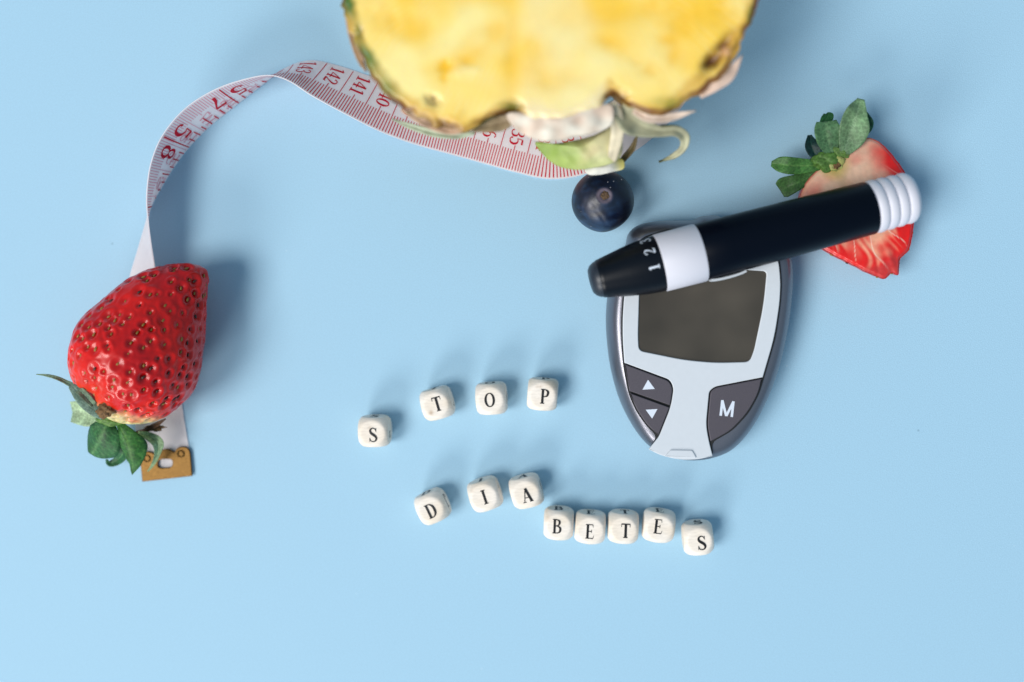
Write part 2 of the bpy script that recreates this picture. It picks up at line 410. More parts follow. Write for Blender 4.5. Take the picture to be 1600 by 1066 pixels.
# v = 0 is the plain edge (second edge), v = 1 the edge with the millimetre ticks
bow = 1.6 * (1 - (2 * vv - 1) ** 2)
Nf = np.cross(Wv, np.concatenate([Tt, 0 * Tt[:, :1]], 1)); Nf /= np.linalg.norm(Nf, axis=1)[:, None]    # outer face normal
flatk = np.clip(np.sin(ang), 0, 1)
PT = cen[:, None] + Wv[:, None] * ((vv - .5) * TW)[None, :, None] - Nf[:, None] * (bow[None] * flatk[:, None])[..., None]
tape = empty('measuring_tape', at(257, 705, 0), 'white tape measure with red markings twisting from under the whole strawberry to the pineapple', 'tape measure')
V, f = sheet(PT, 1.4)
build('tape_strip', V, f, M_tape, tape, sharp=50)

def tape_map(u0, side, ax, ay):
    """glyph axes: ax, ay = ('u', sign) or ('v', sign); v0 is passed inside the tuple u0"""
    uc, vc = u0
    def fm(x, y, l):
        uu = np.full(len(x), uc, float); v_ = np.full(len(x), vc, float)
        for q, (nm, sg) in ((x, ax), (y, ay)):
            if nm == 'u': uu = uu + sg * q
            else: v_ = v_ + sg * q / TW
        idx = np.interp(uu, tu, np.arange(len(tu)))
        i0 = np.clip(idx.astype(int), 0, len(tu) - 2); fr = (idx - i0)[:, None]
        lerp = lambda A: A[i0] * (1 - fr) + A[i0 + 1] * fr
        c, wv, nf = lerp(cen), lerp(Wv), lerp(Nf)
        bw = 1.6 * (1 - (2 * v_ - 1) ** 2) * np.interp(uu, tu, flatk)
        return c + wv * ((v_ - .5) * TW)[:, None] - nf * bw[:, None] + nf * (side * (0.70 + l))[:, None] if hasattr(side, 'shape') else \
               c + wv * ((v_ - .5) * TW)[:, None] - nf * bw[:, None] + nf * (side * (0.70 + l))
    return fm

def u_at(px, py):
    z = np.interp(np.arange(len(tu)), np.arange(len(tu)), cen[:, 2])
    q = at(np.full(len(tu), px), np.full(len(tu), py), z)
    return tu[np.argmin(np.linalg.norm(q - cen, axis=1))]

u142 = u_at(535, 135)                      # the line between 142 and 141
u_start = u_at(231, 338)                   # print begins
def mm_marks(side, mk, numbers=True):
    base = tape_map((0, 0), side, ('u', 1), ('v', 1))
    n0 = int(math.ceil((u_start - u142) / (CM / 10)))
    n1 = int((tu[-1] - u142 - 10) / (CM / 10))
    for n in range(n0, n1):
        uu = u142 + n * CM / 10
        if uu > u_at(935, 222): break
        if n % 10 == 0: v0, wd = .03, 1.25
        elif n % 5 == 0: v0, wd = .52, 1.4
        else: v0, wd = .60, 1.35
        mk.rect(uu, v0 * TW, uu, .975 * TW, wd, base, n=10)
    if numbers:
        for c in range(133, 151):
            uu = u142 + (141 - c + .5) * CM
            if uu < u_start + 8 or uu > u_at(935, 222): continue
            mk.text(str(c), tape_map((uu, .285), side, ('v', 1), ('u', 1)), 22, adv=.56)
mk = Marks(); mm_marks(1, mk); mk.build('centimetre_print', M_red, tape)
mk = Marks(); mm_marks(-1, mk, True); bt = mk.build('print_showing_through', M_pink, tape)
mk = Marks()
u58 = u_at(279, 224); INCH = 2.54 * CM
base = tape_map((0, 0), -1, ('u', 1), ('v', 1))
for inch in (59, 58, 57, 56):
    uu = u58 + (58 - inch) * INCH
    for e in range(8):
        ue = uu + e * INCH / 8
        if ue < u_start + 2 or ue > u_at(600, 167): continue
        v1 = [.96, .24, .30, .24, .42, .24, .30, .24][e]
        mk.rect(ue, .03 * TW, ue, v1 * TW, 2.1, base, n=10)
    if inch == 59: continue
    s = str(inch)
    for ch, off in ((s[0], 1), (s[1], -1)):
        if u_start + 10 < uu + off * 19:
            mk.text(ch, tape_map((uu + off * 20, .58), -1, ('u', -1), ('v', -1)), 38, sx=1.05)
o = mk.build('inch_print', M_red, tape)
# lift the inch print a little above the faded print
o.location += Vector(tuple(np.array([0.35, -0.35, 0.1]) * U))
# brass end
clip_ol = np.array([(219, 722), (219.5, 714), (224, 708), (231, 706), (238, 708), (243, 711), (249, 705), (258, 702), (266, 703), (272, 707), (276, 701), (283, 698.5), (290, 699), (295, 703), (297, 709), (300, 744), (222, 753)], float)
co = np.concatenate([crom(clip_ol[:15], 60), clip_ol[15:]])
slot = np.array([(258 + 11.5 * np.sign(math.cos(a)) * abs(math.cos(a)) ** .55, 724.5 - 1.0 * math.cos(a) + 7 * np.sign(math.sin(a)) * abs(math.sin(a)) ** .75) for a in np.linspace(0, 2 * math.pi, 28, endpoint=False)])
clip = poly_solid('metal_end', [co, slot], 6.5, 2.4, .9, M_brass, tape)
for rx, ry in ((229.5, 716.5), (282.5, 709.5)):
    c = at(rx, ry, 6.5); a = np.linspace(0, 2 * math.pi, 20, endpoint=False)
    prof = [(6.4, -.4), (6.2, 1.2), (5.2, 2.0), (4.2, 1.4), (3.0, -1.2), (.01, -2.0)]
    V = np.array([[c[0] + r * math.cos(q), c[1] + r * math.sin(q), c[2] + z] for r, z in prof for q in a])
    r_ = build('rivet', V, grid_faces(len(prof), 20, True), M_brass, clip)

# ------------------------------------------------------------------ whole strawberry
ZB = 92.0
sil = np.array([(176, 664), (150, 648), (128, 622), (110, 592), (103, 562), (105, 532), (119, 502), (148, 472), (186, 441), (222, 422), (254, 412), (290, 410), (314, 416), (323, 431), (321, 462), (319, 500), (318, 545), (311, 585), (294, 622), (268, 646), (236, 660), (204, 666)], float)
sil = np.stack([216 + (sil[:, 0] - 214) * .93, 535 + (sil[:, 1] - 535) * .975], -1)
silw = at(sil[:, 0], sil[:, 1], np.full(len(sil), ZB))[:, :2]
poly = crom(silw, 800, True)
A0 = at(190, 663, ZB)[:2]; A1 = at(318, 417, ZB)[:2]
ax = (A1 - A0); Lx = np.linalg.norm(ax); ax /= Lx; nrm = np.array([-ax[1], ax[0]])
s_ = (poly - A0) @ ax; d_ = (poly - A0) @ nrm
smin, smax = s_.min(), s_.max()
NT, NA = 250, 330
tt = .5 - .5 * np.cos(np.linspace(0, math.pi, NT)) ; tt = .35 * np.linspace(0, 1, NT) + .65 * tt
ss = smin + .4 + (smax - smin - .8) * tt
hi = np.zeros(NT); lo = np.zeros(NT)
ds = np.roll(s_, -1) - s_
for i, q in enumerate(ss):
    m_ = (s_ - q) * (np.roll(s_, -1) - q) <= 0
    fr = (q - s_[m_]) / np.where(np.abs(ds[m_]) < 1e-9, 1e-9, ds[m_])
    x = d_[m_] + fr * (np.roll(d_, -1)[m_] - d_[m_])
    hi[i], lo[i] = x.max(), x.min()
cr = (hi - lo) / 2; cm_ = (hi + lo) / 2
cr[0] = cr[-1] = 0.05
Rm = cr.max()
th = np.linspace(0, 2 * math.pi, NA, endpoint=False)
zr = cr * .93
czs = Rm * .93 * .98 - 4 * sm(.0, .6, tt) * 0 - (Rm * .93 - zr) * .15
BP = np.zeros((NT, NA, 3))
dd = cm_[:, None] + cr[:, None] * np.cos(th)[None]
BP[..., 0] = A0[0] + ax[0] * ss[:, None] + nrm[0] * dd
BP[..., 1] = A0[1] + ax[1] * ss[:, None] + nrm[1] * dd
BP[..., 2] = czs[:, None] + zr[:, None] * np.sin(th)[None]
BP[..., 2] = np.where(BP[..., 2] < 5, 2.6 + (BP[..., 2] - 2.6) * .15, BP[..., 2])
BNn = grid_normals(np.concatenate([BP[:, -1:], BP, BP[:, :1]], 1))[:, 1:-1]
if (BNn[NT // 2, NA // 4, 2]) < 0: BNn = -BNn
BP += BNn * (1.6 * noise(BP, 110, 21) + .5 * noise(BP, 40, 22))[..., None] * sm(0, .08, tt)[:, None, None]
# seed places: staggered rows along the body
arc = np.concatenate([[0], np.cumsum(np.hypot(np.diff(ss), np.diff(cr)))])
seeds = []; row = 0; q = 16.0
while q < arc[-1] - 10:
    i = int(np.interp(q, arc, np.arange(NT))); r = cr[i]
    sp = 20.5 + 3.0 * (1 - tt[i])
    n = max(3, int(round(2 * math.pi * r / sp)))
    for k in range(n):
        a = (k + .5 * (row % 2)) * 2 * math.pi / n + rng.normal() * .17 / max(n / 10, .6)
        ii = int(np.clip(np.interp(q + rng.normal() * 2.6, arc, np.arange(NT)), 1, NT - 2)); jj = int(round(a / (2 * math.pi) * NA)) % NA
        if BP[ii, jj, 2] > 50: seeds.append((ii, jj))
    q += 18.0; row += 1
seeds = seeds[:290]
SP = np.array([BP[i, j] for i, j in seeds]); SN = np.array([BNn[i, j] for i, j in seeds])
flatP = BP.reshape(-1, 3); flatN = BNn.reshape(-1, 3)
dmin = np.full(len(flatP), 1e9); which = np.zeros(len(flatP), int)
axis3 = np.array([ax[0], ax[1], 0])
rs = rng.uniform(.62, 1.25, len(SP))
for k in range(len(SP)):
    dv = flatP - SP[k]
    al = dv @ axis3
    d = np.sqrt(np.maximum((dv ** 2).sum(1) - al ** 2 * .3, 0)) / rs[k]
    b = d < dmin; dmin[b] = d[b]; which[b] = k
_pv = np.clip(.75 + .3 * noise(flatP, 80, 36) - .25 * ((flatP[:, :2] - A0) @ nrm) / Rm, .4, 1.3)
dep = (-4.3 * np.exp(-(dmin / 4.7) ** 2.4) + 1.3 * np.exp(-((dmin - 9.0) / 3.0) ** 2)) * _pv + .12 * noise(flatP, 13, 37)
BPd = flatP + flatN * dep[:, None]
uu = np.repeat(tt, NA); 
ang_ = np.tile(th, NT)
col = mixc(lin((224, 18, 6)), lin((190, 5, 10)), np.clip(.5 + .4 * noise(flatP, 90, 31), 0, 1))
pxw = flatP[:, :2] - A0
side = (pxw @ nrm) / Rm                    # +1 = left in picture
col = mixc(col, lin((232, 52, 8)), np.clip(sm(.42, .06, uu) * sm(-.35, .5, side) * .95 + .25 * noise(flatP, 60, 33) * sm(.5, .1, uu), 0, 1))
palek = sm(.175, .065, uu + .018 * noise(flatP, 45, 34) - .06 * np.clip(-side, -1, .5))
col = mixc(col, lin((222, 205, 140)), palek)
col = mixc(col, lin((140, 10, 20)), np.clip(np.exp(-(dmin / 4.5) ** 2) * .25 * (1 - palek), 0, 1))
berry = empty('strawberry', at(215, 540, 0), 'whole red strawberry with green leaves lying on the tape measure', 'strawberry')
V = np.concatenate([BPd, BPd.reshape(NT, NA, 3)[0].mean(0)[None], BPd.reshape(NT, NA, 3)[-1].mean(0)[None]])
ff = grid_faces(NT, NA, True)
for j in range(NA):
    ff.append([NT * NA, (j + 1) % NA, j]); ff.append([NT * NA + 1, (NT - 1) * NA + j, (NT - 1) * NA + (j + 1) % NA])
cc = np.concatenate([col, col[:1], col[-1:]])
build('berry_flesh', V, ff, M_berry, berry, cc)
# seeds: little drops sunk in the pits
def seed_mesh(m):
    n, k = 9, 8; a = np.linspace(0, math.pi, n)
    V = []
    for q in a:
        r = math.sin(q) * (1 - .3 * math.cos(q) * -1 if False else 1)
        for j in range(k):
            b = 2 * math.pi * j / k
            V.append((3.3 * -math.cos(q), 1.7 * r * math.cos(b) * (1 + .25 * math.cos(q)), 1.5 * r * math.sin(b)))
    return mk_mesh('seed', np.array(V), grid_faces(n, k, True), m)
SM = [seed_mesh(M_seed), seed_mesh(M_seed2)]
def put_seed(p, n, axis, parent, scale=1.0, dark=.5):
    o = bpy.data.objects.new('seed', SM[1 if random.random() < dark else 0]); COL.objects.link(o); o.parent = parent
    z = Vector(n).normalized(); x = Vector(axis); x = (x - z * x.dot(z)).normalized(); y = z.cross(x)
    R = Matrix((x, y, z)).transposed().to_4x4() @ Matrix.Rotation(random.gauss(0, .25), 4, 'Z')
    o.matrix_local = Matrix.Translation(Vector((np.asarray(p) - world_loc(parent)) * U)) @ R @ Matrix.Scale(scale, 4)
for k in range(len(SP)):
    put_seed(SP[k] - SN[k] * 2.3, SN[k], axis3, berry, (.45 + .5 * rs[k]) * random.uniform(.85, 1.1), .15 + .5 * (((SP[k][:2] - A0) @ nrm) < -20))

_pz = (flatP - [0, 0, H]); _cam = _pz @ RW          # world -> camera
_bx = 800 - F * _cam[:, 0] / _cam[:, 2]; _by = 533 + F * _cam[:, 1] / _cam[:, 2]
def on_berry(px, py, lift=0.0):
    m_ = (np.abs(_bx - px) < 4) & (np.abs(_by - py) < 4)
    return (flatP[m_, 2].max() if m_.any() else ZB) + lift
GR = (46, 92, 58); GV = (108, 150, 104)
leaf('sepal', [(146, 634, on_berry(146, 634, 5)), (128, 614, on_berry(128, 614, 6)), (108, 600, 96), (84, 589, 100), (57, 585, 100)], [4, 6, 3.5, 3, .5], [6, 6, 4, 2.5, .5], berry, M_leaf, (128, 152, 122), (166, 184, 156), cup=.5, roll=[30, 35, 35, 25, 20], seed=1)
leaf('sepal', [(163, 651, on_berry(163, 648, 3)), (148, 640, on_berry(148, 640, 5)), (130, 622, on_berry(130, 622, 7)), (112, 602, on_berry(114, 604, 8))], [6, 10, 11, 6], [8, 12, 11, 4], berry, M_leaf, (112, 138, 122), (150, 172, 150), cup=-.2, roll=20, seed=2)
leaf('sepal', [(165, 652, 60), (146, 648, 56), (128, 645, 48), (114, 644, 40)], [8, 18, 19, 15], [8, 17, 19, 17], berry, M_leaf, (168, 192, 152), (190, 208, 172), cup=.3, seed=3, vein=.5)
leaf('sepal', [(172, 655, 74), (164, 668, 82), (156, 686, 80), (147, 702, 66), (143, 711, 56)], [5, 23, 31, 30, 8], [5, 20, 27, 22, 8], berry, M_leaf, (46, 98, 52), (106, 150, 92), cup=-.30, seed=4, wave=1.3)
leaf('sepal', [(182, 659, 76), (192, 676, 84), (202, 700, 82), (206, 722, 70), (207, 741, 52)], [5, 13, 24, 15, .5], [4, 8, 15, 9, .5], berry, M_leaf, (50, 104, 42), (108, 160, 76), cup=-.35, seed=5)
leaf('sepal', [(190, 690, 44), (192, 708, 36), (183, 719, 26), (171, 724, 24), (167, 718, 34)], [9, 10, 8, 5, 2], [6, 8, 6, 4, 2], berry, M_leaf, (42, 96, 58), (110, 160, 100), cup=.6, seed=6)
leaf('sepal', [(216, 676, 54), (232, 682, 52), (245, 692, 48), (246, 706, 42), (240, 722, 32), (231, 737, 24)], [3, 7, 9, 6, 4, 1], [3, 6, 8, 6, 3, 1], berry, M_leaf, (164, 190, 140), (96, 140, 84), cup=.7, roll=[0, -15, -35, -50, -55, -55], seed=7)
# crown of the berry where the sepals meet
def blob(name, c, r, m, parent, amp=.25, seed=0, col=None, n=26):
    a = np.linspace(0, math.pi, n); b = np.linspace(0, 2 * math.pi, n * 2, endpoint=False)
    D = np.stack([np.sin(a)[:, None] * np.cos(b), np.sin(a)[:, None] * np.sin(b), np.cos(a)[:, None] * np.ones_like(b)], -1).reshape(-1, 3)
    P = D * np.asarray(r); P = P * (1 + amp * noise(D, 1.0, seed))[:, None] * (1 + amp * .4 * noise(D, .4, seed + 1))[:, None]
    return build(name, P + np.asarray(c), grid_faces(n, 2 * n, True), m, parent, None if col is None else np.tile(lin(col), (len(P), 1)))
blob('calyx_cap', at(176, 656, 76), (24, 9, 14), M_leaf, berry, .10, 50, (96, 132, 62))
blob('dried_stalk', at(165, 640, on_berry(165, 640, 1)), (12, 10, 5), M_brown, berry, .22, 52)
blob('dried_stalk', at(242, 669, 40), (14, 4.5, 5), M_brown, berry, .28, 54)
leaf('dried_leaf', [(212, 676, 46), (225, 673, 46), (244, 664, 50), (258, 655, 56)], [2, 3, 4, 1], [2, 4, 4, 1], berry, M_leaf, (76, 50, 32), (110, 76, 46), cup=.5, seed=9)

# ------------------------------------------------------------------ half strawberry
ZH = 58.0
ho = np.array([(1250, 308), (1262, 283), (1282, 262), (1306, 244), (1332, 227), (1356, 215), (1380, 226), (1402, 250), (1418, 276), (1428, 306), (1430, 336), (1427, 366), (1421, 390), (1408, 404), (1406, 418), (1404, 430), (1394, 427), (1384, 436), (1372, 433), (1354, 425), (1328, 412), (1304, 400), (1283, 386), (1268, 362), (1255, 334)], float)
hp = at(ho[:, 0], ho[:, 1], np.full(len(ho), ZH))[:, :2]
NAH = 300
ring = crom(hp, NAH, True)
_k = np.zeros(NAH); _k[:] = rng.normal(size=NAH); _k = (_k + np.roll(_k, 1) + np.roll(_k, 2)) / 1.7
_o = ring - ring.mean(0); _o /= np.linalg.norm(_o, axis=1)[:, None]; ring = ring + _o * (_k * .22)[:, None]
hc = at(1345, 318, ZH)[:2]
cal = at(1303, 257, ZH)[:2]
RH = 90
rr = np.linspace(0, 1, RH) ** .8
HP = np.zeros((RH, NAH, 3)); HP[..., :2] = hc + (ring - hc)[None] * rr[:, None, None]
rim = (1 - rr)[:, None] * np.linalg.norm(ring - hc, axis=1)[None]
HP[..., 2] = ZH + 2.5 * sm(0, 40, rim) - 3.5 * sm(6, 0, rim)
fl = HP.reshape(-1, 3).copy(); rimf = rim.ravel()
th_ = np.tile(np.arctan2((ring - cal)[:, 1], (ring - cal)[:, 0]), RH)
rel = fl[:, :2] - cal
axh = at(1392, 430, ZH)[:2] - cal; LH = np.linalg.norm(axh); axh /= LH
along = rel @ axh / LH; acr = rel @ np.array([-axh[1], axh[0]])          # acr > 0: right side in picture
streak = np.sin(np.arctan2(acr, (along + .45) * LH) * 80 + 2.4 * noise(fl, 50, 61)) * np.clip(.6 + .4 * noise(fl, 45, 60), 0, 1)
peach = lin((236, 192, 162)); red = lin((224, 14, 4)); pinkc = lin((240, 160, 128))
redw = 32 + 46 * sm(.35, .75, along) + 44 * sm(10, 60, acr) * sm(.0, .35, along) * sm(.75, .3, along)
rk = sm(1.05, .12, rimf / redw + .16 * noise(fl, 34, 62) - .30 * streak * sm(.4, .7, along))
rk = rk * sm(-.02, .25, along + .10 * sm(0, 40, acr)) 
colh = mixc(peach, pinkc, np.clip(sm(.35, .8, along) * .8 + .15 * noise(fl, 40, 63), 0, 1))
colh = mixc(colh, red, np.clip(rk, 0, 1))
colh = mixc(colh, lin((206, 168, 128)), np.exp(-(acr / 9) ** 2) * sm(.62, .1, along) * .7)
colh = mixc(colh, lin((236, 214, 178)), np.clip(streak, 0, 1) * .55 * sm(.35, .6, along) * (1 - rk))
colh = mixc(colh, lin((190, 170, 80)), sm(30, 8, np.linalg.norm(rel, axis=1)) * .8)
colh = mixc(colh, lin((178, 22, 18)), sm(3, .6, rimf) * .7)
_vn = np.abs(np.sin(np.arctan2(acr, (along + .25) * LH) * 19 + .5 * noise(fl, 70, 67)))
colh = mixc(colh, lin((246, 222, 200)), sm(.12, .02, _vn) * .6 * sm(.15, .35, along) * sm(3, 14, rimf))
# tip: torn red flesh
colh = mixc(colh, lin((190, 52, 50)), sm(.80, .93, along + .03 * noise(fl, 18, 64)) * .75)
fl[:, 2] += (.12 * streak * sm(.4, .7, along) + .6 * noise(fl, 16, 65) * sm(.80, .9, along)) * sm(3, 12, rimf)
half = empty('half_strawberry', at(1345, 318, 0), 'strawberry half lying cut side up under the white end of the lancing pen', 'strawberry')
build('cut_face', fl, grid_faces(RH, NAH, True), M_flesh, half, colh)
NS = 26; q = np.linspace(0, 1, NS)
prof_s = np.cos(q * math.pi / 2 * .96) ** .62; prof_z = (ZH - 3.4) * (1 - np.sin(q * math.pi / 2)) 
cm2 = ring.mean(0)
SK = np.zeros((NS, NAH, 3)); SK[..., :2] = cm2 + (ring - cm2)[None] * (prof_s * (1 + .03 * np.sin(q * math.pi)))[:, None, None]; SK[..., 2] = prof_z[:, None] + .6
skc = np.tile(lin((196, 20, 22)), (NS * NAH, 1))
build('berry_skin', SK.reshape(-1, 3), grid_faces(NS, NAH, True, flip=True), M_berry, half, skc)
for k in range(0, NAH, 13):
    if at(0, 0, 0) is not None and 90 < k < 300 and random.random() < .8:
        p = ring[k]; n = p - hc; n /= np.linalg.norm(n)
        put_seed((p[0] + n[0] * .4, p[1] + n[1] * .4, ZH - 6 - random.random() * 5), (n[0], n[1], .3), (axh[0], axh[1], 0), half, .9, .6)
leaf('sepal', [(1318, 240, 62), (1324, 222, 66), (1332, 198, 72), (1340, 175, 74), (1345, 155, 68)], [6, 13, 19, 17, 5], [8, 20, 24, 14, 5], half, M_leaf, (112, 146, 104), (150, 178, 140), cup=.18, seed=11, vein=.8, wave=1.2)
leaf('sepal', [(1349, 212, 60), (1357, 203, 58), (1360, 190, 56), (1353, 174, 60)], [1, 3, 4, 1], [1, 4, 4, 1], half, M_leaf, (26, 84, 56), (50, 110, 80), cup=.3, seed=12)
leaf('sepal', [(1300, 244, 58), (1296, 226, 62), (1292, 206, 66), (1290, 190, 64)], [5, 15, 19, 14], [6, 15, 19, 15], half, M_leaf, (84, 126, 84), (124, 158, 112), cup=.22, seed=13, vein=.8)
leaf('sepal', [(1281, 200, 54), (1288, 190, 52), (1294, 181, 48), (1294, 176, 46)], [1, 7, 7, 1], [1, 8, 8, 2], half, M_leaf, (36, 92, 46), (72, 122, 74), cup=.2, seed=14)
leaf('sepal', [(1284, 252, 52), (1274, 242, 54), (1268, 228, 54), (1265, 211, 50)], [2, 8, 10, 3], [3, 10, 11, 3], half, M_leaf, (14, 52, 52), (40, 84, 66), cup=.4, seed=15)
leaf('sepal', [(1284, 260, 54), (1266, 259, 56), (1238, 259, 58), (1218, 257, 56), (1205, 256, 52)], [5, 10, 13, 11, 4], [6, 9, 12, 11, 4], half, M_leaf, (68, 118, 54), (118, 158, 84), cup=.2, seed=16, vein=.8)
leaf('sepal', [(1286, 266, 52), (1268, 276, 52), (1246, 286, 54), (1226, 294, 52), (1219, 298, 50)], [4, 8, 11, 14, 11], [4, 9, 13, 16, 12], half, M_leaf, (60, 100, 48), (94, 130, 70), cup=.15, seed=17, vein=.7)
blob('calyx_cap', at(1291, 252, 56), (21, 15, 8), M_leaf, half, .14, 66, (92, 132, 60))
blob('calyx_cap', at(1314, 238, 57), (14, 9, 7), M_leaf, half, .16, 68, (108, 144, 72))
blob('calyx_cap', at(1305, 255, 56.5), (15, 12, 6.5), M_leaf, half, .14, 72, (176, 178, 104))
blob('stalk_hole', at(1307, 259, 62), (5.5, 4.5, 2.5), M_brown, half, .15, 70)

# ------------------------------------------------------------------ blueberry
bc = at(942, 314.5, 45); BR = 46.5
n, k = 110, 180
a = np.linspace(0.001, math.pi - .001, n); b = np.linspace(0, 2 * math.pi, k, endpoint=False)
D = np.stack([np.sin(a)[:, None] * np.cos(b), np.sin(a)[:, None] * np.sin(b), np.cos(a)[:, None] * np.ones_like(b)], -1).reshape(-1, 3)
sd = np.array([.03, .12, 1.0]); sd /= np.linalg.norm(sd)
r = BR * (1 + .012 * noise(D, 1.6, 80))
da = np.arccos(np.clip(D @ sd, -1, 1))
r = r - 3.2 * np.exp(-(da / .16) ** 2) + .9 * np.exp(-((da - .24) / .08) ** 2)
marks_b = [((-.30, -.26, .9), .07, .2), ((-.02, -.60, .78), .06, .16)]
scr = np.zeros(len(D))
for d0, w1, w2 in marks_b:
    d0 = np.array(d0); d0 /= np.linalg.norm(d0); e = D - d0
    g = np.exp(-((e @ np.array([.75, .66, 0])) / w1) ** 2 - ((e @ np.array([-.66, .75, 0])) / w2) ** 2 - (e[:, 2] / .4) ** 2)
    r -= .7 * g; scr += g
P = D * r[:, None] * [1.0, .99, .95]
bloom = np.clip(.35 + .5 * noise(D, .9, 81) + .25 * noise(D, .25, 82), 0, 1)
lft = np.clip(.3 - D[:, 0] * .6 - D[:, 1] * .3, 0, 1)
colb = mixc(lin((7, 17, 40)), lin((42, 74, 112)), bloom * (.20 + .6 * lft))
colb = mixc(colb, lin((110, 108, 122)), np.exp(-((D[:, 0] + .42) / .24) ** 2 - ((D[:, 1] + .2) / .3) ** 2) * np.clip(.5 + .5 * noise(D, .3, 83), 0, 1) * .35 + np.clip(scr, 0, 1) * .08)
colb = mixc(colb, lin((132, 116, 128)), np.exp(-((da - .19) / .06) ** 2) * .7)
colb = mixc(colb, lin((20, 22, 36)), np.exp(-((da - .36) / .08) ** 2) * .5)
blueb = empty('blueberry', (bc[0], bc[1], 0), 'dark blue blueberry with a small brown scar, touching the end of the pineapple', 'blueberry')
build('berry_skin', P + bc, grid_faces(n, k, True), M_blue, blueb, colb)
sp = bc + sd * (BR * .95 - 2.4)
blob('stem_scar', sp, (6.2, 6.2, 1.8), M_scar, blueb, .18, 85)
for q in range(26):
    v = rng.normal(size=3); v[2] = abs(v[2]) + .3; v /= np.linalg.norm(v)
    pp = bc + v * BR * [1.0, .99, .95] * .998
    if q < 12: blob('bloom_speck', pp, (.55, .55, .4), M_pw, blueb, .1, 86, n=5)

# ------------------------------------------------------------------ pineapple half
ZP = 250.0
po = np.array([(535, -6), (541, 30), (548, 55), (556, 82), (566, 96), (580, 122), (592, 134), (604, 152), (622, 163), (641, 180), (668, 192), (704, 203), (738, 200), (762, 187), (785, 182), (800, 172), (815, 178), (850, 188), (890, 184), (925, 172), (946, 160), (962, 152), (975, 160), (1000, 170), (1040, 176), (1072, 162), (1098, 140), (1122, 122), (1143, 96), (1158, 70), (1168, 44), (1180, 22), (1189, -6), (1196, -90), (1190, -200), (1150, -330), (1070, -440), (960, -500), (850, -515), (740, -490), (640, -420), (565, -310), (530, -180), (527, -80)], float)
pp = at(po[:, 0], po[:, 1], np.full(len(po), ZP))[:, :2]
NP = 520
pr = crom(pp, NP, True)
_q = np.concatenate([pr, np.zeros((NP, 1))], 1); _d = pr - pr.mean(0); _d /= np.linalg.norm(_d, axis=1)[:, None]
pr = pr + _d * (2.6 * noise(_q, 48, 130) + 1.6 * noise(_q, 17, 131))[:, None]
pc = at(862, -150, ZP)[:2]
RP = 150
rr = np.linspace(0, 1, RP) ** .75
PP = np.zeros((RP, NP, 3)); PP[..., :2] = pc + (pr - pc)[None] * rr[:, None, None]
rim = (1 - rr)[:, None] * np.linalg.norm(pr - pc, axis=1)[None]
PP[..., 2] = ZP - 5 * sm(9, 0, rim)
fp = PP.reshape(-1, 3).copy(); rimf = rim.ravel()
angp = np.tile(np.arctan2((pr - pc)[:, 1], (pr - pc)[:, 0]), RP)
fib = np.sin(angp * 210 + 2.2 * noise(fp, 90, 90)) * np.clip(.5 + .5 * noise(fp, 60, 89), 0, 1)
n1 = noise(fp, 150, 91); n2 = noise(fp, 50, 92)
cp = mixc(lin((254, 231, 150)), lin((253, 205, 72)), np.clip(.42 + .36 * n1 + .16 * n2, 0, 1))
corex = np.abs(fp[:, 0] - at(862, 60, ZP)[0])
cp = mixc(cp, lin((250, 234, 186)), np.clip(sm(90, 10, corex + 14 * n2) * .30, 0, 1))
cp = mixc(cp, lin((246, 228, 160)), np.clip(fib, 0, 1) * .30)
lift = np.zeros(len(fp))
def spot(px, py, rx, ry, colr, k=1.0, deep=0.0, seed=0, rot=0):
    global cp
    c = at(px, py, ZP); d = fp - c
    ca, sa = math.cos(math.radians(rot)), math.sin(math.radians(rot))
    x = (d[:, 0] * ca + d[:, 1] * sa) / rx; y = (-d[:, 0] * sa + d[:, 1] * ca) / ry
    g = np.exp(-(x * x + y * y) ** 1.2) * np.clip(.85 + .3 * noise(fp, max(rx, ry) * .9, 200 + seed), 0, 1.2)
    g = np.clip(g, 0, 1); cp = mixc(cp, lin(colr), g * k)
    lift[:] -= deep * g
gold = (250, 190, 36)
for s_i, (x, y, rx, ry, kk, ro) in enumerate([(712, 98, 26, 8, .85, 10), (694, 110, 7, 13, .8, 0), (1052, 70, 16, 26, .7, 20), (960, 72, 26, 12, .45, -20), (1080, 30, 24, 16, .4, 30), (640, 40, 30, 16, .35, 0), (1030, 12, 30, 14, .4, 0), (760, 60, 40, 16, .4, 30), (802, 85, 10, 60, .30, 0), (600, 20, 20, 14, .3, 0), (930, 20, 50, 20, .25, 0), (1130, 20, 20, 16, .3, 0), (870, 120, 40, 14, .25, 0), (1010, 105, 20, 10, .4, -30), (570, -30, 30, 20, .4, 0), (740, -20, 60, 20, .4, 0), (1000, -60, 60, 30, .4, 0)]):
    spot(x, y, rx * 1.1, ry * 1.1, gold, min(kk * 1.3, .95), 1.2, s_i, ro)
spot(730, 112, 16, 9, (250, 232, 170), .5, -1, 30)
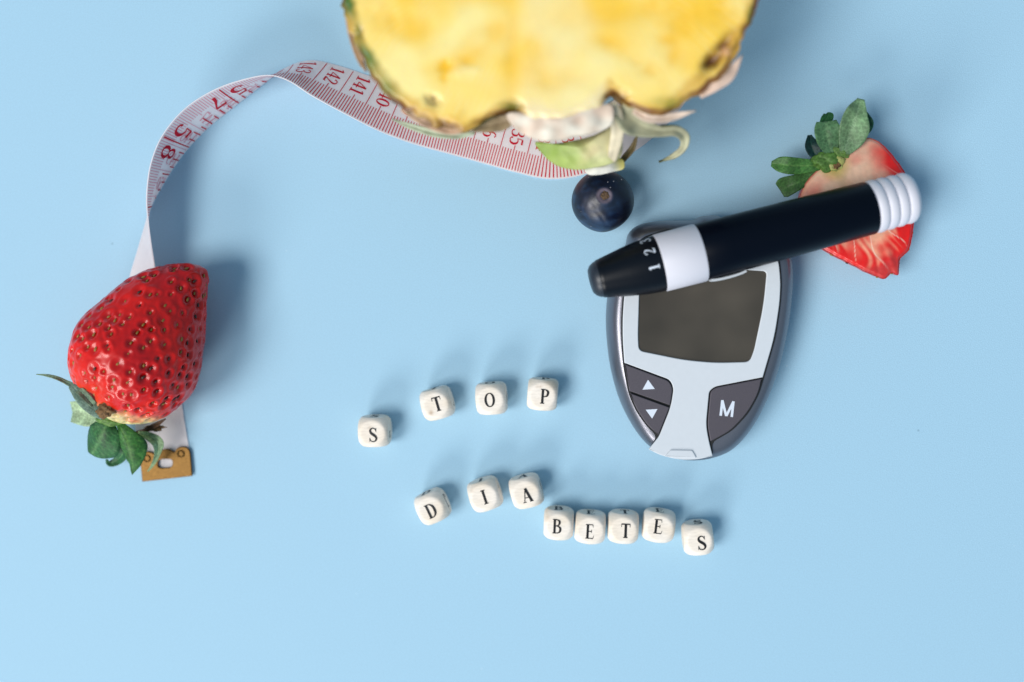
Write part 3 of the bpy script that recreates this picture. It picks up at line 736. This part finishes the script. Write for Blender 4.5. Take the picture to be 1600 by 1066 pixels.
# rim: thin skin, green at the left, ochre and brown elsewhere
rw = 7 + 5 * noise(fp, 70, 95)
_a, _b = at(815, 190, ZP), at(948, 190, ZP)
stem = sm(_a[0] - 8, _a[0] + 14, fp[:, 0]) * sm(_b[0] + 6, _b[0] - 12, fp[:, 0]) * (fp[:, 1] < at(800, 100, ZP)[1])
cp = mixc(cp, lin((214, 160, 52)), sm(24, 6, rimf + 5 * noise(fp, 40, 94)) * .65 * (1 - .8 * stem))
cp = mixc(cp, lin((244, 226, 190)), sm(26, 3, rimf + 4 * noise(fp, 40, 94)) * .6 * stem)
gl = sm(at(650, 100, ZP)[0], at(580, 100, ZP)[0], fp[:, 0])
cp = mixc(cp, lin((70, 108, 40)), np.clip(sm(24, 9, rimf - 3 * noise(fp, 60, 96)) * gl * np.clip(.7 + .5 * noise(fp, 70, 97), 0, 1), 0, 1))
cp = mixc(cp, lin((120, 74, 40)), sm(8, 2, rimf - rw * .25) * np.clip(.75 + .4 * noise(fp, 50, 98), 0, 1) * (1 - stem))
for s_i, (x, y, rx, ry, kk, dp, ro) in enumerate([(962, 155, 15, 12, .95, 10, 0), (978, 166, 8, 5, .8, 5, -30), (806, 172, 10, 12, .75, 8, 0), (781, 181, 18, 6, .8, 6, 20), (1124, 80, 9, 30, .95, 9, -38), (1112, 96, 9, 11, .9, 7, -30), (676, 156, 10, 7, .8, 6, -20), (686, 190, 20, 5, .7, 5, -12), (758, 189, 24, 6, .7, 5, 12), (1146, 76, 5, 14, .6, 4, -30), (622, 160, 16, 5, .5, 3, -35), (1050, 172, 16, 5, .4, 3, 20), (562, 52, 6, 10, .6, 3, 10), (1180, 30, 5, 20, .5, 2, 0)]):
    spot(x, y, rx, ry, (92, 48, 24), kk, dp, 40 + s_i, ro)
for x, y, rx, ry in ((600, 142, 10, 14), (560, 50, 7, 12), (575, 100, 6, 10), (1044, 160, 22, 8), (796, 165, 14, 6), (1172, 22, 5, 14)):
    spot(x, y, rx, ry, (112, 124, 30), .6, 0, int(x))
spot(1135, 79, 6, 7, (224, 170, 140), .7, -2, 77)
fp[:, 2] += lift + .08 * noise(fp, 46, 99) * sm(3, 15, rimf)
pine = empty('pineapple_half', at(862, -150, 0), 'halved pineapple lying cut side up at the top edge of the picture', 'pineapple')
build('cut_face', fp, grid_faces(RP, NP, True, flip=False), M_pine, pine, cp)
# rind: scaly half shell below the cut
NR = 120; q = np.linspace(0, 1, NR); aq = q * math.pi / 2
PS = np.zeros((NR, NP, 3))
PS[..., :2] = pc + (pr - pc)[None] * (np.cos(aq * .97) ** .8)[:, None, None]
PS[..., 2] = (ZP - 5.5) - (ZP - 5.5 - 8.0) * np.sin(aq)[:, None]
fs = PS.reshape(-1, 3)
su = np.tile(np.linspace(0, 1, NP, endpoint=False) * 34, NR); sv = np.repeat(q * 7, NP)
e1 = np.abs(np.sin((su + sv) * math.pi / 2)); e2 = np.abs(np.sin((su - sv) * math.pi / 2))
eye = np.minimum(e1, e2)
dirn = fs - np.append(pc, ZP); dirn /= np.linalg.norm(dirn, axis=1)[:, None]
fs2 = fs + dirn * ((np.sqrt(eye) - .9) * 9 * np.repeat(sm(0, .12, q), NP))[:, None]
fs2[:, 2] = np.maximum(fs2[:, 2], 4.5)
crn = mixc(lin((86, 92, 40)), lin((190, 140, 54)), np.clip(.45 + .4 * noise(fs, 120, 101) + .2 * noise(fs, 40, 102), 0, 1))
crn = mixc(crn, lin((84, 54, 34)), sm(.5, .05, eye))
build('rind', fs2, grid_faces(NR, NP, True, flip=True), M_rind, pine, crn)

def slab(name, outline, z, thick, parent, m, colfn, tilt=(0, 0), dome=6, seed=0, amp=1.5, N=110, R=28):
    """thick fleshy piece: outline in the picture at height z, domed top, rounded edge, flat underside"""
    o = np.asarray(outline, float); q = at(o[:, 0], o[:, 1], np.full(len(o), z))[:, :2]
    rg = crom(q, N, True); c = rg.mean(0)
    r1 = np.linspace(0, 1, R); hz = dome * (1 - r1 ** 2) ; 
    Pt = np.zeros((R, N, 3)); Pt[..., :2] = c + (rg - c)[None] * r1[:, None, None]; Pt[..., 2] = z + hz[:, None]
    r2 = np.linspace(1, 0, R); Pb = np.zeros((R, N, 3)); Pb[..., :2] = c + (rg - c)[None] * np.minimum(r2 * 1.0, .985)[:, None, None] * np.where(r2 > 0, 1, 0)[:, None, None]; Pb[..., 2] = z - thick * np.sqrt(np.clip(1 - r2 ** 2, 0, 1))[:, None] - .5
    Pa = np.concatenate([Pt, Pb]).reshape(-1, 3)
    Pa[:, 2] += amp * noise(Pa, 30, seed) + (Pa[:, 0] - c[0]) * tilt[0] + (Pa[:, 1] - c[1]) * tilt[1]
    return build(name, Pa, grid_faces(2 * R, N, True), m, parent, colfn(Pa, (Pa[:, :2] - c)))
cw = lin((246, 236, 218))
def cpale(P, d): 
    k = np.clip(.5 + .45 * noise(P, 34, 120), 0, 1); return mixc(mixc(cw, lin((234, 208, 186)), k), lin((214, 170, 140)), np.clip(noise(P, 22, 121) * .16, 0, .3))
slab('crown_stump', [(792, 178), (826, 176), (846, 181), (880, 173), (905, 177), (925, 166), (954, 164), (960, 180), (952, 198), (920, 210), (896, 213), (880, 218), (846, 220), (818, 210), (800, 196)], 241, 52, pine, M_bract, cpale, tilt=(0, .10), dome=6, seed=122, amp=1.6)
def cgreen(P, d):
    k = sm(-40, 25, d[:, 0] + 6 * noise(P, 40, 124)); c = mixc(lin((150, 176, 78)), lin((236, 228, 176)), k)
    c = mixc(c, lin((176, 196, 96)), sm(-4, -22, d[:, 1]) * .7 * (1 - .4 * k)); return mixc(c, lin((216, 180, 130)), np.clip(noise(P, 30, 125) * .25, 0, .35) * k)
slab('crown_leaf_base', [(836, 222), (862, 224), (895, 220), (930, 211), (958, 196), (969, 196), (972, 215), (971, 242), (957, 255), (930, 262), (900, 265), (872, 259), (852, 245)], 168, 26, pine, M_bract, cgreen, tilt=(.1, .1), dome=13, seed=126)
slab('crown_leaf_base', [(914, 264), (940, 257), (962, 247), (974, 250), (975, 263), (960, 268), (938, 273), (920, 273)], 132, 22, pine, M_bract, lambda P, d: mixc(lin((240, 236, 226)), lin((206, 196, 112)), sm(5, 26, d[:, 0] + d[:, 1] * .5)), dome=5, seed=128)
cl = dict(parent=pine, m=M_bract)
leaf('crown_leaf', [(956, 160, 236), (962, 180, 226), (964, 205, 206), (961, 228, 186), (956, 250, 168)], [6, 9, 9, 8, 6], [6, 8, 8, 8, 6], pine, M_bract, (228, 214, 184), (206, 190, 150), cup=.3, thick=5, vein=.3, seed=20)
leaf('crown_leaf', [(968, 168, 226), (985, 186, 212), (1006, 199, 200), (1032, 206, 190), (1055, 205, 184), (1069, 214, 174), (1068, 230, 160), (1054, 243, 146), (1030, 253, 134)], [14, 20, 12, 7, 7, 7, 5, 4, .5], [14, 20, 13, 7, 7, 7, 5, 4, .5], pine, M_bract, (196, 192, 158), (168, 160, 118), cup=.45, thick=4, vein=.5, seed=21, rows=60, tipcol=(112, 112, 66))
leaf('crown_leaf', [(1024, 200, 182), (1040, 201, 178), (1060, 203, 172), (1072, 210, 166)], [2, 5, 5, 1], [2, 5, 5, 1], pine, M_bract, (104, 130, 62), (140, 150, 80), cup=.3, thick=2, seed=27)
leaf('crown_leaf', [(962, 262, 108), (976, 247, 116), (988, 232, 124), (995, 213, 136)], [2, 4.5, 4.5, 1.5], [2, 4, 4, 1.5], pine, M_bract, (128, 108, 66), (88, 84, 48), cup=.6, thick=2, seed=22)
leaf('crown_leaf', [(612, 186, 176), (640, 197, 178), (676, 208, 182), (712, 213, 188), (742, 208, 196)], [.5, 4, 5, 4, 2], [.5, 4, 5, 4, 2], pine, M_bract, (186, 196, 168), (140, 150, 110), cup=.5, thick=2, seed=23)
leaf('bract', [(1092, 148, 236), (1114, 132, 238), (1138, 114, 240), (1160, 86, 242)], [4, 5, 5, .5], [6, 10, 10, .5], pine, M_bract, (228, 198, 178), (206, 160, 136), cup=.3, thick=2, vein=.4, seed=24)
leaf('bract', [(990, 172, 226), (1016, 184, 222), (1050, 182, 222), (1088, 173, 226)], [6, 6, 5, .5], [5, 7, 6, .5], pine, M_bract, (234, 212, 194), (204, 156, 126), cup=.4, thick=2, vein=.4, seed=25)
leaf('bract', [(738, 202, 226), (762, 198, 222), (786, 192, 220), (812, 178, 228)], [4, 8, 10, 4], [4, 8, 10, 4], pine, M_bract, (176, 152, 116), (96, 70, 46), cup=.4, thick=3, vein=.8, seed=26)
leaf('bract', [(628, 170, 232), (660, 189, 230), (700, 203, 230), (736, 203, 230)], [3, 5, 5, 2], [3, 6, 6, 2], pine, M_bract, (206, 170, 140), (150, 104, 70), cup=.4, thick=3, vein=.6, seed=28)
leaf('bract', [(540, 10, 236), (548, 50, 234), (562, 92, 232), (572, 112, 232)], [2, 4, 4, 1], [2, 4, 4, 1], pine, M_bract, (190, 150, 110), (140, 120, 70), cup=.4, thick=3, vein=.6, seed=29)

# ------------------------------------------------------------------ glucose meter
meter = empty('glucose_meter', at(1092, 530, 0), 'grey and white blood glucose meter with dark screen, M button and arrow buttons', 'glucose meter')
mo = np.array([(976, 388), (982, 365), (1000, 351), (1036, 345), (1080, 344), (1096, 338), (1120, 337), (1134, 344), (1180, 352), (1214, 366), (1231, 392), (1237, 425), (1235, 470), (1228, 520), (1215, 575), (1195, 628), (1170, 672), (1142, 701), (1112, 714), (1082, 718), (1050, 714), (1020, 701), (994, 674), (970, 630), (955, 580), (948, 530), (947, 485), (953, 440), (964, 412)], float)
mring = crom(at(mo[:, 0], mo[:, 1], np.full(len(mo), 30))[:, :2], 260, True)
tn = np.roll(mring, -1, 0) - np.roll(mring, 1, 0); tn /= np.linalg.norm(tn, axis=1)[:, None]
inn = np.stack([-tn[:, 1], tn[:, 0]], -1)
if ((mring.mean(0) - mring) * inn).sum() < 0: inn = -inn
lev = [(0.3, 12), (3, 7.5), (8, 4), (16, 1), (26, 0), (36, .3), (46, 1.4), (55, 3.6), (62, 6.6), (67, 10), (70.5, 13.5), (72.3, 17), (73, 20), (73.2, 26)]
V = np.concatenate([np.concatenate([mring + inn * i_, np.full((260, 1), z)], 1) for z, i_ in lev])
f = grid_faces(len(lev), 260, True)
f.append(list(range((len(lev) - 1) * 260, len(lev) * 260)))
build('case', V, f, M_grey, meter, sharp=60)
Zp = 76.5
plate = [(1004, 373), (1040, 361), (1100, 357), (1160, 363), (1199, 380), (1216, 404), (1219.5, 440), (1218, 472), (1210, 526), (1191.5, 589.5), (1117, 604), (1108, 611), (1103, 664), (1108, 691), (1113.5, 712.5), (1092, 717.5), (1070, 718.5), (1052, 716.5), (1030, 710.5), (1013.5, 702), (1029.5, 682), (1048, 636), (1052.5, 607), (1047, 593.5), (975.5, 567), (973, 530), (973, 495), (976, 455), (986, 402)]
prad = [14, 20, 20, 20, 20, 14, 14, 14, 24, 1, 8, 8, 14, 8, 1, 8, 8, 8, 8, 1, 4, 14, 9, 9, 1, 14, 14, 14, 14]
plo = round_poly(plate, prad, 7)
scr_ = [(999, 448), (996.8, 524), (998, 548), (1069, 562.5), (1118, 567), (1171, 565.5), (1178, 548), (1193, 477), (1198, 424), (1150, 421), (1080, 422), (1005, 430)]
sro = round_poly(scr_, [6, 10, 8, 20, 20, 8, 8, 30, 7, 20, 20, 8], 7)
seam = [(1002, 371), (1040, 358.5), (1100, 354.5), (1160, 360.5), (1200, 378), (1218.5, 403), (1222, 440), (1220.5, 472), (1212.5, 527), (1194, 591), (1186, 617), (1170, 646), (1145, 673), (1111.5, 692), (1115.5, 713), (1092, 717), (1052, 716), (1012, 703), (1028, 683), (1009, 665), (992, 640), (981, 613), (973, 568), (970.5, 530), (970.5, 495), (973.5, 455), (984, 401)]
poly_solid('seam', [round_poly(seam, 12, 5)], 75.0, 70.5, .3, M_seam, meter)
plt = poly_solid('face_plate', [plo, sro], 78.5, 72.6, 1.3, M_white, meter, zplane=Zp)
scn = poly_solid('screen', [round_poly(np.array(scr_) + (np.array([1095, 495]) - np.array(scr_)) * -.012, 8, 6)], 76.2, 72.8, .2, M_screen, meter)
def arrow(btn, cx, cy, s, up):
    c = at(cx, cy, 79.9); base = world_loc(btn)
    ex = at(cx + 1, cy - .06, 79.9) - c; ey = at(cx - .06, cy - 1, 79.9) - c
    tri = [(-s, -s * .78), (s, -s * .78), (0, s * .78)] if up else [(-s, s * .78), (0, -s * .78), (s, s * .78)]
    V = np.array([c + ex * x + ey * y for x, y in tri])
    build('arrow_symbol', V, [[0, 1, 2]], M_sym, btn, smooth=False)
b1 = poly_solid('up_button', [round_poly([(976.5, 569.5), (1045, 595.5), (1051, 607), (1047, 633.5), (983.5, 611)], [1, 7, 7, 2, 1], 6)], 79.6, 73.5, 1.1, M_btn, meter)
b2 = poly_solid('down_button', [round_poly([(984.5, 614.5), (1046, 636.8), (1028.8, 680), (1010.5, 663), (994.5, 639)], [1, 2, 1, 8, 8], 6)], 79.6, 73.5, 1.1, M_btn, meter)
b3 = poly_solid('mode_button', [round_poly([(1190.5, 592), (1118, 606), (1110.5, 612), (1105.5, 664), (1110.3, 690), (1142, 672.5), (1167.5, 645), (1183.5, 617)], [1, 8, 6, 14, 2, 12, 12, 12], 6)], 79.6, 73.5, 1.1, M_btn, meter)
arrow(b1, 1013, 601, 9.6, True); arrow(b2, 1018.5, 647, 9.2, False)
mk = Marks(); c = at(1136, 638.5, 79.75); ex = (at(1146, 639.6, 79.75) - c) / 10.06; ey = (at(1137.1, 628.5, 79.75) - c) / 10.06
mk.text('M', plane_map(c, ex, ey), 24.5, sx=1.18, bold=.88); mk.build('letter', M_sym, b3)
poly_solid('test_strip_slot', [round_poly([(1048, 703), (1082, 703.5), (1089, 716), (1038, 714)], 3, 5)], 80.6, 74.5, 1.6, M_white, meter)

# ------------------------------------------------------------------ lancing pen
pen = empty('lancing_pen', at(1180, 372, 0), 'navy lancing pen with white band and ribbed white end lying across the glucose meter', 'lancing pen')
q0 = at(920.5, 440.5, 131); q1 = at(1427, 307, 98)
pax = q1 - q0; PL = np.linalg.norm(pax); pax /= PL
pe1 = np.cross(pax, [0, 0, 1.0]); pe1 /= np.linalg.norm(pe1); pe2 = np.cross(pe1, pax)      # pe2 points up
if pe2[2] < 0: pe1, pe2 = -pe1, -pe2
def lathe(name, prof, m, parent, n=96, sharp=40):
    a = np.linspace(0, 2 * math.pi, n, endpoint=False)
    V = np.concatenate([q0 + pax * s + r * (np.cos(a)[:, None] * pe1 + np.sin(a)[:, None] * pe2) for s, r in prof])
    return build(name, V, grid_faces(len(prof), n, True), m, parent, sharp=sharp)
k = PL / 534.0
x1, x2, x3 = 116 * k, 184 * k, 462 * k
cap = lathe('nose_cap', [(14.5, 26.3), (16, 27.4), (20, 28.3), (60 * k, 35), (84 * k, 38.6), (104 * k, 40.2), (x1 - 1, 40.6), (x1, 39.8)], M_navytip, pen)
lathe('cap_tip_face', [(5, .1), (2.5, 8), (1.5, 13), (2.2, 17), (6, 22), (11, 25.2), (14.6, 26.2)], M_tipface, cap)
lathe('white_band', [(x1 - .5, 30), (x1, 40.5), (x1 + 1.5, 41.6), (x2 - 3, 42.2), (x2 - .8, 41.4), (x2, 39.5)], M_pw, pen)
lathe('barrel', [(x2 - .5, 30), (x2, 40.2), (x2 + 1.2, 40.9), (x2 + 40, 41), ((x2 + x3) / 2, 40.2), (x3 - 2, 38.2), (x3 - .6, 37.6), (x3, 35)], M_navy, pen)
rib = [(x3 - .3, 30), (x3, 37.2)]
seg = (PL - x3 - 6) / 4.0
for i in range(4):
    for ph in np.linspace(0, 1, 12, endpoint=False):
        bulge = math.sin(ph * math.pi) ** .55
        rib.append((x3 + 1 + (i + ph) * seg, 35.0 + 3.4 * bulge - (.5 * i)))
e = x3 + 1 + 4 * seg
rib += [(e, 33.6), (e + 2.5, 32), (e + 4.2, 28), (e + 5, 20), (e + 5.2, .1)]
lathe('ribbed_end', rib, M_pw, pen, sharp=60)
mk = Marks()
def cone_map(s0, a0):
    def fm(x, y, l):
        # glyph x runs round the cap, glyph y runs towards the tip
        s = s0 - y; r = np.interp(s, [60 * k, 84 * k, 104 * k, x1], [35, 38.6, 40.2, 40.6]) + l + .1
        a = a0 + x / 40.0
        return q0 + np.outer(s, pax) + r[:, None] * (np.cos(a)[:, None] * pe1 + np.sin(a)[:, None] * pe2)
    return fm
sgn = 1 if (pe1[1] < 0) else -1
def cmap2(s0, a0):
    g = cone_map(s0, a0)
    return lambda x, y, l: g(x * sgn, y, l)
upa = math.pi / 2
for ch, da_ in (('1', -.07), ('2', .52), ('3', 1.10)):
    mk.text(ch, cmap2(100 * k, upa + sgn * da_), 15.5, sx=1.1, bold=1.1)
mk.build('depth_numbers', M_sym, cap)
# release lever along the lower flank
lv0 = 188 * k; lv1 = 246 * k
V = []; 
P_ = []
for s in np.linspace(lv0, lv1, 14):
    tpr = math.sin(math.pi * np.clip((s - lv0) / (lv1 - lv0), .02, .98)) ** .3
    row_ = []
    for a in np.linspace(-.28, .18, 7):
        ar = (0 if sgn > 0 else math.pi) + sgn * a
        rr_ = 40.6 + 4.2 * tpr
        row_.append(q0 + pax * s + rr_ * (math.cos(ar) * pe1 + math.sin(ar) * pe2))
    P_.append(row_)
V, f = sheet(np.array(P_), 3.0)
build('release_lever', V, f, M_white, pen, sharp=50)

# ------------------------------------------------------------------ letter dice
def die_mesh(seed):
    r = np.random.default_rng(seed)
    bm = bmesh.new(); bmesh.ops.create_cube(bm, size=2)
    bmesh.ops.subdivide_edges(bm, edges=bm.edges[:], cuts=23, use_grid_fill=True)
    P = np.array([v.co for v in bm.verts]); bm.verts.ensure_lookup_table(); idx = [[v.index for v in f_.verts] for f_ in bm.faces]
    bm.free()
    R0 = 1.285 + r.normal() * .012
    ln = np.linalg.norm(P, axis=1)
    # cube rounded by a ball: flat round faces, soft shoulders
    k_ = 0.02
    e = (R0 - ln) / k_
    s = np.where(ln > 0, (ln - k_ * np.log1p(np.exp(np.clip(-e, -30, 30)))) / ln, 1)
    P = P * s[:, None]
    P *= 1 + .006 * noise(P, 1.4, 300 + seed % 7)[:, None]
    c = mixc(lin((245, 233, 221)), lin((234, 216, 195)), np.clip(.25 + .3 * noise(P, 1.6, 310 + seed % 9), 0, 1))
    for q in range(r.integers(2, 6)):
        d = r.normal(size=3); d[2] = abs(d[2]); d /= np.linalg.norm(d); d *= 1.15
        g = np.exp(-((np.linalg.norm(P - d, axis=1)) / r.uniform(.07, .16)) ** 2); c = mixc(c, lin((168, 128, 84)), g * r.uniform(.25, .6))
    return P * r.uniform(.98, 1.02, 3), idx, c
HS = 23.6
DICE = [
 ('S', 586, 673, 1, (1, -3), 'pale wooden letter die S, leftmost of the upper word'),
 ('T', 683.5, 630, 16, (3, 1), 'pale wooden letter die T between the S and O dice of the upper word'),
 ('O', 768, 622, 4, (-1, 0), 'pale wooden letter die O between the T and P dice'),
 ('P', 848, 615.5, -4, (3, -1), 'pale wooden letter die P ending the upper word'),
 ('D', 676, 791, 25, (-1, -2), 'tilted pale wooden letter die D, leftmost of the lower word'),
 ('I', 758, 772, 18, (1, 0), 'pale wooden letter die I between the D and A dice'),
 ('A', 822.5, 767, 15, (1, -2), 'pale wooden letter die A with small brown chips beside the I die'),
 ('B', 873, 817, -2, (-3, 0), 'pale wooden letter die B starting the tight row of four dice'),
 ('E', 922, 823, -3, (-1, -2), 'pale wooden letter die E between the B and T dice'),
 ('T', 973.5, 822.5, -2, (3, -1), 'pale wooden letter die T between the two E dice'),
 ('E', 1029, 820.5, -6, (-3, 3), 'pale wooden letter die E next to the last S die'),
 ('S', 1090, 839.5, 6, (3, -3), 'pale wooden letter die S ending the lower word at the right'),
]
for i, (ch, px, py, rot, (ox, oy), lab) in enumerate(DICE):
    P, idx, c = die_mesh(500 + i)
    b = at(px, py, 25); b[2] = 0
    d = empty('letter_die', b, lab, 'letter die', 'wooden letter dice spelling two words')
    ra = math.radians(rot); R = np.array([[math.cos(ra), -math.sin(ra), 0], [math.sin(ra), math.cos(ra), 0], [0, 0, 1]])
    cb = b + [0, 0, HS + .3]
    build('cube', (P * HS) @ R.T + cb, idx, M_wood, d, c, sharp=None)
    ex, ey, ez = R[:, 0], R[:, 1], R[:, 2]
    for (o_, gx, gy) in ((ez, ex, ey), (ey, ex, -ez), (ex, -ez, -ey)):
        mk = Marks()
        if o_ is ez: off = ex * ox + ey * oy
        elif o_ is ey: off = ex * (ox * .6) + ez * 3.5
        else: off = ez * 2
        mp_ = plane_map(cb + o_ * (HS * abs(P @ R.T @ o_).max() + .05) + off, gx, gy)
        mk.text(ch, mp_, 22.5, bold=1.15)
        mk.build('letter', M_ink, d)
